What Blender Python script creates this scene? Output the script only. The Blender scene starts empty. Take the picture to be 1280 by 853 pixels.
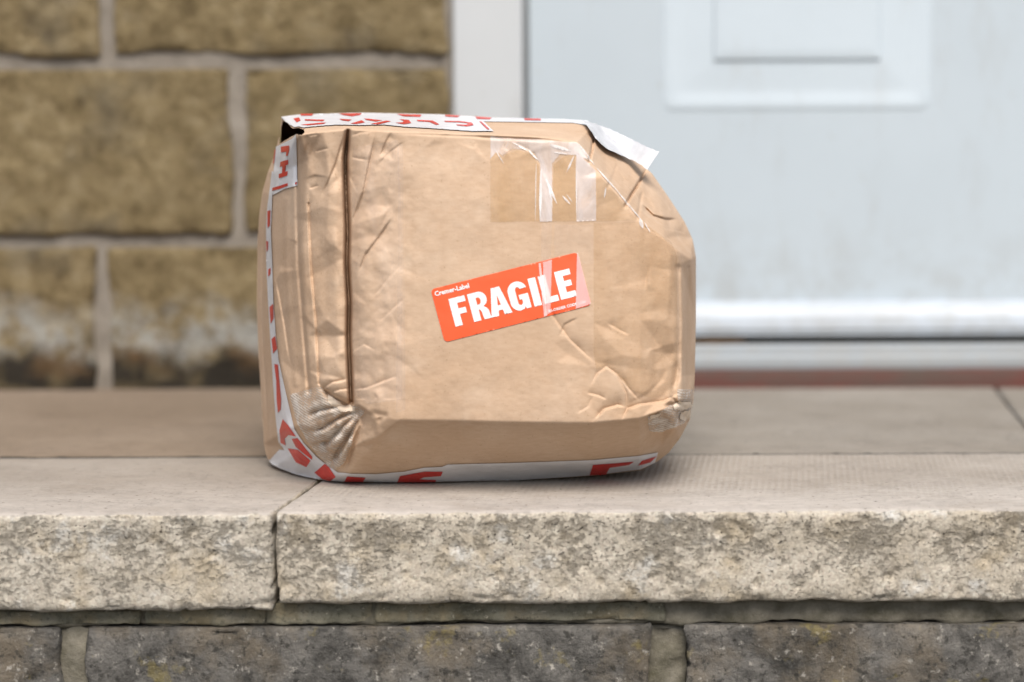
import bpy, bmesh, math, random
import numpy as np
from mathutils import Vector, Matrix, noise
from mathutils.geometry import delaunay_2d_cdt

R = math.radians
scene = bpy.context.scene
COL = scene.collection
random.seed(7)

# ------------------------------------------------------------------ camera
CAM = Vector((0.0, -1.551, 0.274))
PITCH, ROLL, LENS = R(5.97), R(0.25), 85.0
FPX = LENS / 36.0 * 1280.0
fwd = Vector((0, math.cos(PITCH), -math.sin(PITCH)))
rt0 = Vector((1, 0, 0)); up0 = rt0.cross(fwd)
up = up0 * math.cos(ROLL) + rt0 * math.sin(ROLL)
rt = rt0 * math.cos(ROLL) - up0 * math.sin(ROLL)
cam_d = bpy.data.cameras.new('camera'); cam = bpy.data.objects.new('camera', cam_d); COL.objects.link(cam)
m = Matrix((rt, up, -fwd)).transposed().to_4x4(); m.translation = CAM
cam.matrix_world = m
cam_d.lens = LENS; cam_d.sensor_width = 36.0; cam_d.clip_start = 0.05; cam_d.clip_end = 500
cam_d.dof.use_dof = True; cam_d.dof.focus_distance = 1.645; cam_d.dof.aperture_fstop = 3.4
scene.camera = cam

# ------------------------------------------------------------------ sky and sun: a bright overcast day
SUN_EL, SUN_AZ = 53.0, 174.0
w = bpy.data.worlds.new('World'); scene.world = w; w.use_nodes = True
nt = w.node_tree; bg = nt.nodes['Background']
sky = nt.nodes.new('ShaderNodeTexSky'); sky.sky_type = 'NISHITA'; sky.sun_disc = False
sky.sun_elevation = R(SUN_EL); sky.sun_rotation = R(SUN_AZ); sky.dust_density = 3.0; sky.air_density = 1.0; sky.ozone_density = 1.0
nt.links.new(sky.outputs[0], bg.inputs[0]); bg.inputs[1].default_value = 0.05
sd = bpy.data.lights.new('sun', 'SUN'); sun = bpy.data.objects.new('sun', sd); COL.objects.link(sun)
sd.energy = 1.5; sd.angle = R(35); sd.color = (1.0, 0.955, 0.90)
sdir = Vector((math.sin(R(SUN_AZ)) * math.cos(R(SUN_EL)), math.cos(R(SUN_AZ)) * math.cos(R(SUN_EL)), math.sin(R(SUN_EL))))
sun.rotation_euler = (-sdir).to_track_quat('-Z', 'Y').to_euler(); sun.location = sdir * 8
vs = scene.view_settings
vs.view_transform = 'Standard'; vs.look = 'None'; vs.gamma = 1.0; vs.exposure = 1.42; vs.use_curve_mapping = False
scene.cycles.use_denoising = True

# ------------------------------------------------------------------ survey helpers: photo measure -> metres at a known depth
def P(u, v, Y):
    d = fwd + rt * ((u - 640) / FPX) - up * ((v - 426.5) / FPX)
    return CAM + d * ((Y - CAM.y) / d.y)
def PN(u, v, Y):
    u = np.asarray(u, float); v = np.asarray(v, float); Y = np.asarray(Y, float)
    a = (u - 640) / FPX; b = -(v - 426.5) / FPX
    d = np.array(fwd)[None] + a[:, None] * np.array(rt)[None] + b[:, None] * np.array(up)[None]
    t = (Y - CAM.y) / d[:, 1]
    return np.array(CAM)[None] + d * t[:, None]
def G(u, v, Z=0.0):
    d = fwd + rt * ((u - 640) / FPX) - up * ((v - 426.5) / FPX)
    return CAM + d * ((Z - CAM.z) / d.z)

# ------------------------------------------------------------------ objects
def tag(o, label=None, cat=None, group=None, kind=None):
    if label: o['label'] = label
    if cat: o['category'] = cat
    if group: o['group'] = group
    if kind: o['kind'] = kind
    return o
def empty(name, loc=(0, 0, 0)):
    o = bpy.data.objects.new(name, None); COL.objects.link(o); o.location = loc; o.empty_display_size = 0.05
    return o
def link(name, me, mat, parent=None, smooth=True):
    if mat is not None and not me.materials: me.materials.append(mat)
    if smooth: me.polygons.foreach_set('use_smooth', [True] * len(me.polygons))
    o = bpy.data.objects.new(name, me); COL.objects.link(o)
    if parent is not None:
        o.parent = parent
        o.matrix_parent_inverse = Matrix.Identity(4)
        mw = Matrix.Identity(4); p = parent
        while p is not None:
            mw = Matrix.Translation(p.location) @ mw; p = p.parent
        o.location = -mw.translation
    return o
def pydata(name, V, F, mat, parent=None, smooth=True):
    me = bpy.data.meshes.new(name); me.from_pydata([tuple(p) for p in V], [], F); me.validate(); me.update()
    return link(name, me, mat, parent, smooth)

# ------------------------------------------------------------------ materials
class M:
    def __init__(s, name):
        s.m = bpy.data.materials.new(name); s.m.use_nodes = True
        s.t = s.m.node_tree; s.b = s.t.nodes['Principled BSDF']
        s.geo = s.t.nodes.new('ShaderNodeNewGeometry'); s.pos = s.geo.outputs['Position']
    def n(s, typ, **k):
        n = s.t.nodes.new(typ)
        for a, b in k.items(): setattr(n, a, b)
        return n
    def l(s, a, b): s.t.links.new(a, b)
    def val(s, sock, v):
        if isinstance(v, bpy.types.NodeSocket): s.l(v, sock)
        elif isinstance(v, (int, float)): sock.default_value = v
        else: sock.default_value = (*v, 1.0) if len(v) == 3 and sock.type == 'RGBA' else v
    def scale(s, v):
        n = s.n('ShaderNodeVectorMath', operation='MULTIPLY'); s.l(s.pos, n.inputs[0]); n.inputs[1].default_value = v
        return n.outputs[0]
    def noise(s, sc, det=4.0, rough=0.55, vec=None, dist=0.0, off=0.0):
        n = s.n('ShaderNodeTexNoise'); n.inputs['Scale'].default_value = sc; n.inputs['Detail'].default_value = det
        n.inputs['Roughness'].default_value = rough; n.inputs['Distortion'].default_value = dist
        v = vec if vec is not None else s.pos
        if off:
            a = s.n('ShaderNodeVectorMath', operation='ADD'); s.l(v, a.inputs[0]); a.inputs[1].default_value = (off, off * .7, off * .3); v = a.outputs[0]
        s.l(v, n.inputs['Vector']); return n.outputs[0]
    def voro(s, sc, vec=None, feature='F1', out=0):
        n = s.n('ShaderNodeTexVoronoi', feature=feature); n.inputs['Scale'].default_value = sc
        s.l(vec if vec is not None else s.pos, n.inputs['Vector']); return n.outputs[out]
    def ramp(s, f, stops):
        n = s.n('ShaderNodeValToRGB'); s.l(f, n.inputs[0]); e = n.color_ramp.elements
        while len(e) < len(stops): e.new(0.5)
        for i, (p, c) in enumerate(stops):
            e[i].position = p
            if isinstance(c, (int, float)): c = (c, c, c)
            e[i].color = (*c, 1) if len(c) == 3 else c
        return n.outputs[0]
    def mix(s, f, a, b, mode='MIX'):
        n = s.n('ShaderNodeMix', data_type='RGBA', blend_type=mode)
        s.val(n.inputs[0], f); s.val(n.inputs[6], a); s.val(n.inputs[7], b); return n.outputs[2]
    def math(s, op, a, b=0.0, c=None):
        n = s.n('ShaderNodeMath', operation=op); s.val(n.inputs[0], a); s.val(n.inputs[1], b)
        if c is not None: s.val(n.inputs[2], c)
        return n.outputs[0]
    def xyz(s):
        n = s.n('ShaderNodeSeparateXYZ'); s.l(s.pos, n.inputs[0]); return n.outputs
    def band(s, x, a, b, c, d):
        lo = s.n('ShaderNodeMapRange'); s.l(x, lo.inputs[0]); lo.inputs[1].default_value = a; lo.inputs[2].default_value = b
        hi = s.n('ShaderNodeMapRange'); s.l(x, hi.inputs[0]); hi.inputs[1].default_value = c; hi.inputs[2].default_value = d
        hi.inputs[3].default_value = 1; hi.inputs[4].default_value = 0
        return s.math('MULTIPLY', lo.outputs[0], hi.outputs[0])
    def bump(s, h, dist, strength=1.0, prev=None):
        n = s.n('ShaderNodeBump'); s.l(h, n.inputs['Height']); n.inputs['Distance'].default_value = dist; n.inputs['Strength'].default_value = strength
        if prev is not None: s.l(prev, n.inputs['Normal'])
        return n.outputs[0]
    def done(s, color, rough=0.8, normal=None, spec=None, alpha=None, metal=None):
        s.val(s.b.inputs['Base Color'], color); s.val(s.b.inputs['Roughness'], rough)
        if normal is not None: s.l(normal, s.b.inputs['Normal'])
        if spec is not None: s.b.inputs['Specular IOR Level'].default_value = spec
        if alpha is not None: s.val(s.b.inputs['Alpha'], alpha)
        if metal is not None: s.b.inputs['Metallic'].default_value = metal
        return s.m

def mat_slab(name, c_lo, c_hi, top, pit_band=True, grid=False, tint=0.0):
    s = M(name); x, y, z = s.xyz()
    base = s.ramp(s.noise(42, 8, .72, off=tint), [(.28, c_lo), (.58, c_hi)])
    base = s.mix(s.ramp(s.noise(24, 6, .65, off=3 + tint), [(.52, 0.0), (.68, .55)]), base, (.46, .365, .23))
    base = s.mix(s.ramp(s.noise(33, 6, .65, off=9 + tint), [(.56, 0.0), (.70, .75)]), base, (.66, .655, .62))
    base = s.mix(s.ramp(s.noise(60, 5, .65, off=15 + tint), [(.60, 0.0), (.70, .35)]), base, (.36, .335, .29))
    st = s.scale((1, 1, 1.5))
    d1 = s.noise(190, 6, .75, vec=st, off=1 + tint); d2 = s.noise(34, 5, .65, vec=st, off=5 + tint)
    up_ = s.band(z, -.048, -.012, -.0065, -.002)
    thr = s.math('ADD', s.math('ADD', s.math('MULTIPLY', d1, .60), s.math('MULTIPLY', d2, .40)), s.math('MULTIPLY', up_, .045))
    pits = s.ramp(thr, [(.535, 0.0), (.65, 1.0)])
    blk = s.ramp(s.noise(300, 4, .6, vec=st, off=2 + tint), [(.61, 0.0), (.67, 1.0)])
    grit = s.ramp(s.noise(520, 3, .6, off=6 + tint), [(.3, .36), (.7, .64)])
    face = s.mix(s.math('MULTIPLY', pits, .45), base, (.20, .165, .115))
    face = s.mix(s.math('MULTIPLY', blk, s.math('ADD', s.math('MULTIPLY', up_, .75), .2)), face, (.055, .048, .04))
    face = s.mix(.8, face, grit, 'OVERLAY')
    # worn, smoother top
    t1 = s.ramp(s.noise(16, 6, .65, vec=s.scale((.5, 1.6, 1)), off=4 + tint), [(.3, tuple(c * .80 for c in top)), (.7, top)])
    t1 = s.mix(.4, t1, s.ramp(s.noise(170, 6, .75, vec=s.scale((.55, 1.0, 1))), [(.3, .34), (.7, .66)]), 'OVERLAY')
    t1 = s.mix(s.ramp(s.noise(260, 2, .5, off=8), [(.66, 0.0), (.73, .85)]), t1, (.10, .085, .07))
    t1 = s.mix(s.ramp(s.noise(11, 7, .72, off=33 + tint), [(.52, 0.0), (.70, .5)]), t1, tuple(c * k for c, k in zip(top, (.62, .58, .52))))
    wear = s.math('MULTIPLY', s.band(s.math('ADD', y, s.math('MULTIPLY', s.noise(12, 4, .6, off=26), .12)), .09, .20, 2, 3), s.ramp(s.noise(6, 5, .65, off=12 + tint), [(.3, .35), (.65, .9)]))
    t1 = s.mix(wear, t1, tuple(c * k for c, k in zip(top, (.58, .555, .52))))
    nz = s.n('ShaderNodeSeparateXYZ'); s.l(s.geo.outputs['Normal'], nz.inputs[0])
    ft = s.n('ShaderNodeMapRange'); s.l(nz.outputs[2], ft.inputs[0]); ft.inputs[1].default_value = .6; ft.inputs[2].default_value = .85
    col = s.mix(ft.outputs[0], face, t1)
    h = s.math('SUBTRACT', s.noise(170, 7, .75, off=tint), s.math('MULTIPLY', pits, .7))
    h = s.math('SUBTRACT', h, s.math('MULTIPLY', blk, .4))
    h = s.math('MULTIPLY', h, s.math('SUBTRACT', 1.0, s.math('MULTIPLY', ft.outputs[0], .75)))
    nb = s.bump(h, .0024, 1.0)
    if grid:
        gx = s.math('SINE', s.math('MULTIPLY', s.math('ADD', x, s.math('MULTIPLY', y, -.12)), 2 * math.pi / .0046)); gy = s.math('SINE', s.math('MULTIPLY', y, 2 * math.pi / .0052))
        gg = s.math('ADD', gx, s.math('MULTIPLY', gy, .8))
        ww = s.math('MULTIPLY', s.ramp(s.noise(14, 4, .6, off=21), [(.34, .05), (.62, 1.0)]), s.band(y, .03, .11, .9, 1.0))
        gg = s.math('MULTIPLY', s.math('MULTIPLY', gg, ww), ft.outputs[0])
        nb = s.bump(gg, .00024, 1.0, nb)
        col = s.mix(s.math('MULTIPLY', s.math('MAXIMUM', s.math('MULTIPLY', gg, -1), 0.0), .14), col, (.26, .21, .165))
    return s.done(col, .9, nb, spec=.22)

def mat_rock(name, cols, lichen=.0, seed=0.0, bump=.004, sc=26):
    s = M(name)
    c = s.ramp(s.noise(sc, 9, .78, off=seed, dist=.4), [(.34, cols[0]), (.46, cols[1]), (.56, cols[2]), (.68, cols[3])])
    c = s.mix(s.ramp(s.noise(sc * .5, 5, .65, off=seed + 17), [(.48, 0.0), (.62, .6)]), c, tuple(a * k for a, k in zip(cols[2], (1.15, .98, .75))))
    c = s.mix(s.ramp(s.noise(sc * 6, 5, .7, off=seed + 2), [(.54, 0.0), (.64, .85)]), c, cols[0])
    c = s.mix(s.ramp(s.noise(sc * 5.2, 5, .7, off=seed + 7), [(.60, 0.0), (.68, .85)]), c, tuple(min(.6, k * 1.7) for k in cols[3]))
    if lichen:
        c = s.mix(s.ramp(s.noise(sc * 1.5, 6, .7, off=seed + 31), [(.60, 0.0), (.68, lichen)]), c, (.36, .29, .10))
    nb = s.bump(s.noise(sc * 3.5, 8, .75, off=seed), bump, 1.0)
    return s.done(c, .92, nb, spec=.2)

def mat_wallstone():
    s = M('weathered_wall_stone'); x, y, z = s.xyz()
    oi = s.n('ShaderNodeObjectInfo')
    c = s.ramp(s.noise(44, 8, .78), [(.33, (.105, .076, .038)), (.44, (.225, .168, .086)), (.54, (.31, .238, .128)), (.66, (.42, .338, .205))])
    c = s.mix(s.math('MULTIPLY', oi.outputs['Random'], .25), c, (.22, .17, .085))
    c = s.mix(s.ramp(s.noise(9, 4, .6, off=3), [(.54, 0.0), (.70, .6)]), c, (.15, .135, .105))
    zz = s.math('ADD', z, s.math('MULTIPLY', s.math('SUBTRACT', s.noise(16, 6, .7, off=6), .5), .085))
    wht = s.math('MULTIPLY', s.band(zz, .020, .034, .056, .085), s.ramp(s.noise(40, 6, .7, off=8), [(.40, .05), (.55, 1.0)]))
    blk = s.math('MULTIPLY', s.band(zz, -.03, .0, .022, .040), s.ramp(s.noise(24, 4, .6, off=11), [(.30, .5), (.5, 1.0)]))
    c = s.mix(s.math('MULTIPLY', wht, .75), c, (.46, .46, .43)); c = s.mix(blk, c, (.04, .034, .026))
    c = s.mix(s.math('MULTIPLY', s.band(zz, .008, .02, .03, .045), s.ramp(s.noise(18, 3, .6, off=14), [(.5, 0.0), (.65, .7)])), c, (.17, .10, .045))
    return s.done(c, .95, s.bump(s.noise(48, 8, .75), .011, 1.0), spec=.15)

def mat_mortar(name, a, b, seed=0):
    s = M(name)
    c = s.ramp(s.noise(45, 6, .65, off=seed), [(.3, a), (.7, b)])
    return s.done(c, .95, s.bump(s.noise(220, 5, .7, off=seed), .002, .8), spec=.15)

def mat_upvc(name, col, dirt=.25):
    s = M(name)
    c = s.mix(s.ramp(s.noise(7, 5, .6), [(.42, 0.0), (.75, dirt)]), col, tuple(k * .86 for k in col))
    c = s.mix(s.ramp(s.noise(26, 6, .7, vec=s.scale((1, 1, .35)), off=13), [(.55, 0.0), (.75, dirt * .8)]), c, (.36, .35, .32))
    z_ = s.xyz()[2]
    c = s.mix(s.math('MULTIPLY', s.band(z_, -.2, .0, .05, .16), s.ramp(s.noise(40, 6, .7, off=19), [(.42, 0.0), (.62, .45)])), c, (.33, .32, .29))
    c = s.mix(s.ramp(s.noise(60, 2, .5, off=5), [(.70, 0.0), (.78, .35)]), c, (.45, .45, .42))
    return s.done(c, s.ramp(s.noise(20, 3, .5), [(.3, .38), (.7, .5)]), s.bump(s.noise(120, 2, .5), .0003, .4), spec=.45)

def mat_kraft():
    s = M('kraft_cardboard')
    c = s.ramp(s.noise(14, 5, .6), [(.3, (.515, .352, .228)), (.7, (.59, .43, .302))])
    fib = s.noise(420, 3, .6, vec=s.scale((.35, 1, 1)))
    c = s.mix(.45, c, s.ramp(fib, [(.25, .36), (.75, .64)]), 'SOFT_LIGHT')
    c = s.mix(s.ramp(s.noise(620, 2, .5, off=4), [(.66, 0.0), (.76, .5)]), c, (.30, .185, .10))
    c = s.mix(s.ramp(s.noise(30, 4, .6, off=6), [(.55, 0.0), (.75, .35)]), c, (.66, .52, .39))
    x, y, z = s.xyz()
    flute = s.math('SINE', s.math('MULTIPLY', x, 2 * math.pi / .0065))
    nb = s.bump(flute, .00006, .6)
    nb = s.bump(s.noise(300, 4, .6), .00025, .5, nb)
    nb = s.bump(s.noise(55, 4, .6, dist=.6), .0012, .14, nb)
    return s.done(c, .72, nb, spec=.28)

def mat_film(name, col, alpha, rough=.25, streak=None, wr=.0008):
    s = M(name)
    nb = s.bump(s.noise(60, 4, .55, vec=s.scale((1, 1, .35)), dist=1.0), wr, .5)
    a = alpha
    if streak is not None:
        a = s.ramp(s.noise(streak, 4, .6, vec=s.scale((1, 1, .3)), dist=.8), [(.35, alpha * .45), (.7, min(1, alpha * 1.5))])
    return s.done(col, rough, nb, spec=.5, alpha=a)

def mat_plain(name, col, rough=.5, var=.08, sc=40, spec=.4, bump=.0):
    s = M(name)
    c = s.mix(s.ramp(s.noise(sc, 4, .6), [(.35, 0.0), (.7, 1.0)]), col, tuple(k * (1 - var) for k in col))
    nb = s.bump(s.noise(sc * 2, 3, .5), bump, .6) if bump else None
    return s.done(c, rough, nb, spec=spec)

def mat_filament():
    s = M('filament_tape_film')
    x, y, z = s.xyz()
    st = s.math('SINE', s.math('MULTIPLY', s.math('ADD', z, s.math('MULTIPLY', x, .45)), 2 * math.pi / .0019))
    f = s.ramp(s.math('ADD', s.math('MULTIPLY', st, .06), s.noise(90, 5, .65)), [(.35, 0.0), (.75, 1.0)])
    c = s.mix(f, (.66, .56, .45), (.84, .80, .74))
    nb = s.bump(s.math('ADD', st, s.math('MULTIPLY', s.noise(110, 5, .65), 22.0)), .00009, 1.0)
    return s.done(c, .22, nb, spec=.6, alpha=s.ramp(f, [(0.0, .2), (.65, .72)]))

def mat_redstrip():
    s = M('worn_red_paint')
    c = s.ramp(s.noise(14, 5, .65, vec=s.scale((1, 1, 3))), [(.35, (.10, .072, .060)), (.52, (.12, .060, .050)), (.70, (.17, .045, .035))])
    return s.done(c, .8, s.bump(s.noise(90, 4, .6), .001, .6), spec=.2)

MAT = dict(
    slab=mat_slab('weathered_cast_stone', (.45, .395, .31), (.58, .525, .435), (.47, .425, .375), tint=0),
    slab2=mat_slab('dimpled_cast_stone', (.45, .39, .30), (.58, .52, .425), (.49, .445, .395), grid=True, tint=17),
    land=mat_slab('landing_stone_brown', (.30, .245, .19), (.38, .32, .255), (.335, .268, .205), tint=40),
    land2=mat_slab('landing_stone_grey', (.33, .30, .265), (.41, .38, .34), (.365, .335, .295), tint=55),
    rock=mat_rock('dark_gritstone', [(.055, .052, .045), (.125, .118, .106), (.20, .188, .168), (.29, .27, .235)], lichen=.45, bump=.006),
    pack=mat_rock('packing_stone', [(.11, .105, .075), (.18, .17, .125), (.22, .205, .155), (.28, .255, .20)], seed=20, sc=40, bump=.002),
    bedm=mat_mortar('mossy_mortar', (.09, .082, .055), (.27, .245, .195), 3),
    wmort=mat_mortar('wall_mortar', (.19, .165, .135), (.30, .268, .225), 9),
    wstone=mat_wallstone(),
    upvc=mat_upvc('white_door_skin', (.525, .595, .64), .28), frame=mat_upvc('white_frame_plastic', (.575, .60, .61), .35),
    bar=mat_upvc('weather_bar_plastic', (.46, .51, .56), .3), sill=mat_upvc('grey_sill_plastic', (.33, .36, .38), .6),
    red=mat_redstrip(), kraft=mat_kraft(),
    label=mat_plain('label_orange_paper', (.90, .125, .042), .38, .05, 20, .45),
    white=mat_plain('white_label_ink', (.88, .87, .85), .4, .02),
    tape=mat_plain('white_tape_film', (.76, .76, .78), .3, .10, 60, .5, .0010),
    flap=mat_plain('flap_film', (.60, .61, .63), .45, .2, 70, .4, .0012),
    tred=mat_plain('red_tape_ink', (.66, .045, .035), .32, .18, 90, .5, .0008),
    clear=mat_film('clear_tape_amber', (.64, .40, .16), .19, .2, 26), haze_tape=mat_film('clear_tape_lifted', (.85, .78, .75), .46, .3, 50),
    pale=mat_film('clear_tape_pale', (.80, .68, .58), .13, .3, 40), glint=mat_film('tape_glint_white', (.92, .90, .88), .62, .25, 90),
    faint=mat_film('clear_tape_thin', (.60, .37, .16), .17, .25, 30), pink_glare=mat_film('lifted_tape_glare', (.95, .78, .76), .48, .3), fil=mat_filament(),
    dark=mat_plain('dark_gap_fill', (.035, .033, .028), .9, .2), rust=mat_plain('rusty_gap', (.16, .085, .03), .9, .4, 30),
    torn=mat_plain('torn_paper_edge', (.72, .60, .47), .9, .2, 80), ground=mat_rock('path_tarmac', [(.05, .05, .05), (.08, .078, .075), (.10, .098, .094), (.13, .127, .12)], sc=14, bump=.002),
)

# ------------------------------------------------------------------ rounded, roughened stone pieces
def rough_block(name, x0, x1, y0, y1, z0, z1, r, amp, cell, mat, parent, nsc=30.0, seed=0.0, shear=0.0, only_front=True, pit=0.0, chip=0.0, rx=None):
    """a stone with rounded arrises and a noisy face; grids on six faces, welded"""
    bm = bmesh.new()
    c = Vector(((x0 + x1) / 2, (y0 + y1) / 2, (z0 + z1) / 2)); h = Vector(((x1 - x0) / 2, (y1 - y0) / 2, (z1 - z0) / 2))
    n = [max(2, int(2 * h[i] / cell)) for i in range(3)]
    coarse = [max(2, int(2 * h[i] / (cell * 5))) for i in range(3)]
    def coords(k, cnt):
        e = [-h[k], -h[k] + r * .3, -h[k] + r * .65, -h[k] + r]
        mid = np.linspace(-h[k] + r, h[k] - r, max(2, cnt))[1:-1]
        return e + list(mid) + [-q for q in reversed(e)]
    cx, cy, cz = coords(0, n[0]), coords(1, n[1] if not only_front else coarse[1]), coords(2, n[2])
    for ax, s in ((0, -1), (0, 1), (1, -1), (1, 1), (2, -1), (2, 1)):
        a, b = [k for k in range(3) if k != ax]
        A, B = (cx, cy, cz)[a], (cx, cy, cz)[b]
        vs_ = {}
        for i, p in enumerate(A):
            for j, q in enumerate(B):
                v = [0, 0, 0]; v[ax] = s * h[ax]; v[a] = p; v[b] = q
                vs_[i, j] = bm.verts.new(v)
        for i in range(len(A) - 1):
            for j in range(len(B) - 1):
                f = [vs_[i, j], vs_[i + 1, j], vs_[i + 1, j + 1], vs_[i, j + 1]]
                e1 = f[1].co - f[0].co; e2 = f[3].co - f[0].co
                if e1.cross(e2)[ax] * s < 0: f.reverse()
                bm.faces.new(f)
    bmesh.ops.remove_doubles(bm, verts=bm.verts, dist=1e-6)
    for v in bm.verts:
        p = v.co.copy()
        rv = (rx or r, r, r)
        q = Vector([max(-h[k] + rv[k], min(h[k] - rv[k], p[k])) for k in range(3)])
        d = p - q
        nrm = d.normalized() if d.length > 1e-9 else Vector((0, -1, 0))
        if d.length > 1e-9:
            e = Vector([d[k] / rv[k] for k in range(3)]); e.normalize()
            p = q + Vector([e[k] * rv[k] for k in range(3)])
            nrm = Vector([e[k] / rv[k] for k in range(3)]).normalized()
        wp = p + c
        sp = wp * nsc + Vector((seed * 13.1, seed * 7.7, seed * 3.3))
        k = noise.fractal(sp, 0.9, 2.1, 5)
        dz = amp * k
        if pit:
            t = noise.noise(sp * 4.0 + Vector((9, 4, 2))); dz -= pit * max(0.0, t - .25) * 2.2
        edge = sum(1 for kk in range(3) if abs(p[kk]) > h[kk] - r * 1.3)
        if chip and edge >= 2 and not (rx and p.z > -h.z + r * 1.5): dz -= chip * max(0.0, noise.noise(sp * .9 + Vector((2, 8, 5))) + .15)
        flat = 1.0
        if nrm.z > .8: flat = .12
        wp = wp + nrm * dz * flat
        wp.x += shear * (wp.y - y0)
        v.co = wp
    me = bpy.data.meshes.new(name); bm.to_mesh(me); bm.free()
    return link(name, me, mat, parent)

# ------------------------------------------------------------------ the setting: ground, doorstep
ZG = -.235
gb = bmesh.new(); bmesh.ops.create_grid(gb, x_segments=30, y_segments=30, size=30)
me = bpy.data.meshes.new('ground'); gb.to_mesh(me); gb.free()
g = link('ground', me, MAT['ground']); g.location = (0, -10, ZG); tag(g, 'dark tarmac path in front of the doorstep', kind='structure')

step = empty('doorstep', (0, 0, ZG)); tag(step, 'weathered stone doorstep of slabs on dark gritstone blocks', kind='structure')
YJ = .249                                      # joint between the tread and the landing
TZ = -.0605
SH = .155
JX = P(341, 640, 0).x
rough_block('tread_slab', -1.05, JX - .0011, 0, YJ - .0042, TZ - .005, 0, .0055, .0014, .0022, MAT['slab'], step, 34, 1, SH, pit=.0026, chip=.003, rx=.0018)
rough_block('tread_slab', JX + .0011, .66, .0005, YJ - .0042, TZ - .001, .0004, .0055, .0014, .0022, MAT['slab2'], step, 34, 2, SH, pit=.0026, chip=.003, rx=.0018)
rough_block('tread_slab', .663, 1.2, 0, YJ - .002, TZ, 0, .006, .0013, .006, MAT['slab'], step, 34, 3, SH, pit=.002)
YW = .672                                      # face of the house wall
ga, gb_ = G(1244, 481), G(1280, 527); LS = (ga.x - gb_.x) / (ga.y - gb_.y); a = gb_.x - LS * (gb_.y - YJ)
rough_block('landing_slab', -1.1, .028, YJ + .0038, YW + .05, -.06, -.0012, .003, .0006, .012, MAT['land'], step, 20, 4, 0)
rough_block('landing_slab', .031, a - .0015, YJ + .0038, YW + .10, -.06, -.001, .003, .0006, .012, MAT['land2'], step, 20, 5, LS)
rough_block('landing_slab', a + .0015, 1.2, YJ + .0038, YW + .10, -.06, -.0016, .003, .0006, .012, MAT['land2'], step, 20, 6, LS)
rough_block('bedding_mortar', -1.1, 1.2, .0155, .24, -.0775, TZ - .001, .003, .0035, .006, MAT['bedm'], step, 40, 7, pit=.003)
for (u0, u1, z0, z1, sd_) in ((182, 331, -.0762, -.0650, 1), (333, 467, -.0762, -.0625, 2), (470, 830, -.0752, -.0625, 3), (-160, 178, -.0765, -.067, 4)):
    rough_block('packing_stone', P(u0, 770, .02).x, P(u1, 770, .02).x, .0125, .1, z0, z1, .0016, .0022, .003, MAT['pack'], step, 60, 20 + sd_)
for (u0, u1, sd_) in ((-700, -320, 1), (-300, 77, 2), (108, 811, 3), (852, 1560, 4), (1590, 2200, 5)):
    rough_block('riser_block', P(u0, 800, .012).x, P(u1, 800, .012).x, .0085, .22, ZG + .005, -.0778, .0035, .0048, .0035 if sd_ in (2, 3, 4) else .008, MAT['rock'], step, 26, 30 + sd_, pit=.002, chip=.004)
rough_block('joint_mortar', -1.1, 1.2, .0175, .21, ZG + .002, -.079, .003, .0075, .005, MAT['bedm'], step, 40, 8, pit=.003)

rough_block('joint_shade_strip', -1.0, 1.1, YJ - .0075, YJ + .006, -.03, -.0012, .0015, .0016, .004, MAT['dark'], step, 60, 9)  # near-black strip standing in for the shade inside the open joint

# ------------------------------------------------------------------ house wall of split-faced blocks
wall = empty('house_wall', (-.6, YW, 0)); tag(wall, 'tan split faced stone wall with grey mortar joints beside the white door', 'wall')
DX0 = P(563, 60, YW).x                          # wall stops at the door frame
DOORW = 1.0
zj = [P(300, 488, YW).z - .004, P(150, 301, YW).z, P(150, 78, YW).z]
ch = zj[2] - zj[1]
MJ = .0065
rows = [(zj[0] + .002, zj[1] - MJ)]
z = zj[1]
while z < 2.35:
    rows.append((z + MJ, z + ch - MJ)); z += ch
ztop = z
joints = {0: P(127, 400, YW).x, 1: P(297, 180, YW).x, 2: P(134, 40, YW).x}
rows_x = []
for i, (z0, z1) in enumerate(rows):
    jx = joints.get(i, DX0 - .10 - .19 * (i % 2) - .03 * random.random())
    xs = [DX0 - .002, jx]; x = jx
    while x > -1.7:
        x -= .285 + .05 * random.random(); xs.append(x)
    for k in range(len(xs) - 1):
        xr, xl = xs[k] - (MJ if k else 0), xs[k + 1] + MJ
        seen = i < 4 and xr > -.62
        rough_block('stone_block', xl, xr, YW - .004 - .003 * random.random(), YW + .09, z0, z1, .0045, .0045 if seen else .005, .007 if seen else .022, MAT['wstone'], wall, 17, 50 + i * 9 + k, pit=.003, chip=.003)
for i, (z0, z1) in enumerate(rows):               # beyond the door
    x = DX0 + DOORW + .002; off = .12 * (i % 2)
    while x < 1.9:
        x1 = x + .27 - off + .04 * random.random(); off = 0
        rough_block('stone_block', x, x1 - 2 * MJ, YW - .007, YW + .09, z0, z1, .010, .007, .022, MAT['wstone'], wall, 17, 400 + i * 9 + x, chip=.006)
        x = x1
rough_block('wall_mortar', -1.75, DX0 - .004, YW + .001, YW + .2, -.08, ztop, .004, .0016, .012, MAT['wmort'], wall, 40, 11)
rough_block('wall_mortar', DX0 + DOORW + .004, 1.95, YW + .004, YW + .2, -.08, ztop, .004, .0022, .03, MAT['wmort'], wall, 40, 12)
rough_block('door_lintel', DX0 + .001, DX0 + DOORW - .001, YW - .004, YW + .2, 2.09, ztop, .006, .004, .03, MAT['wstone'], wall, 17, 13)

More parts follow.
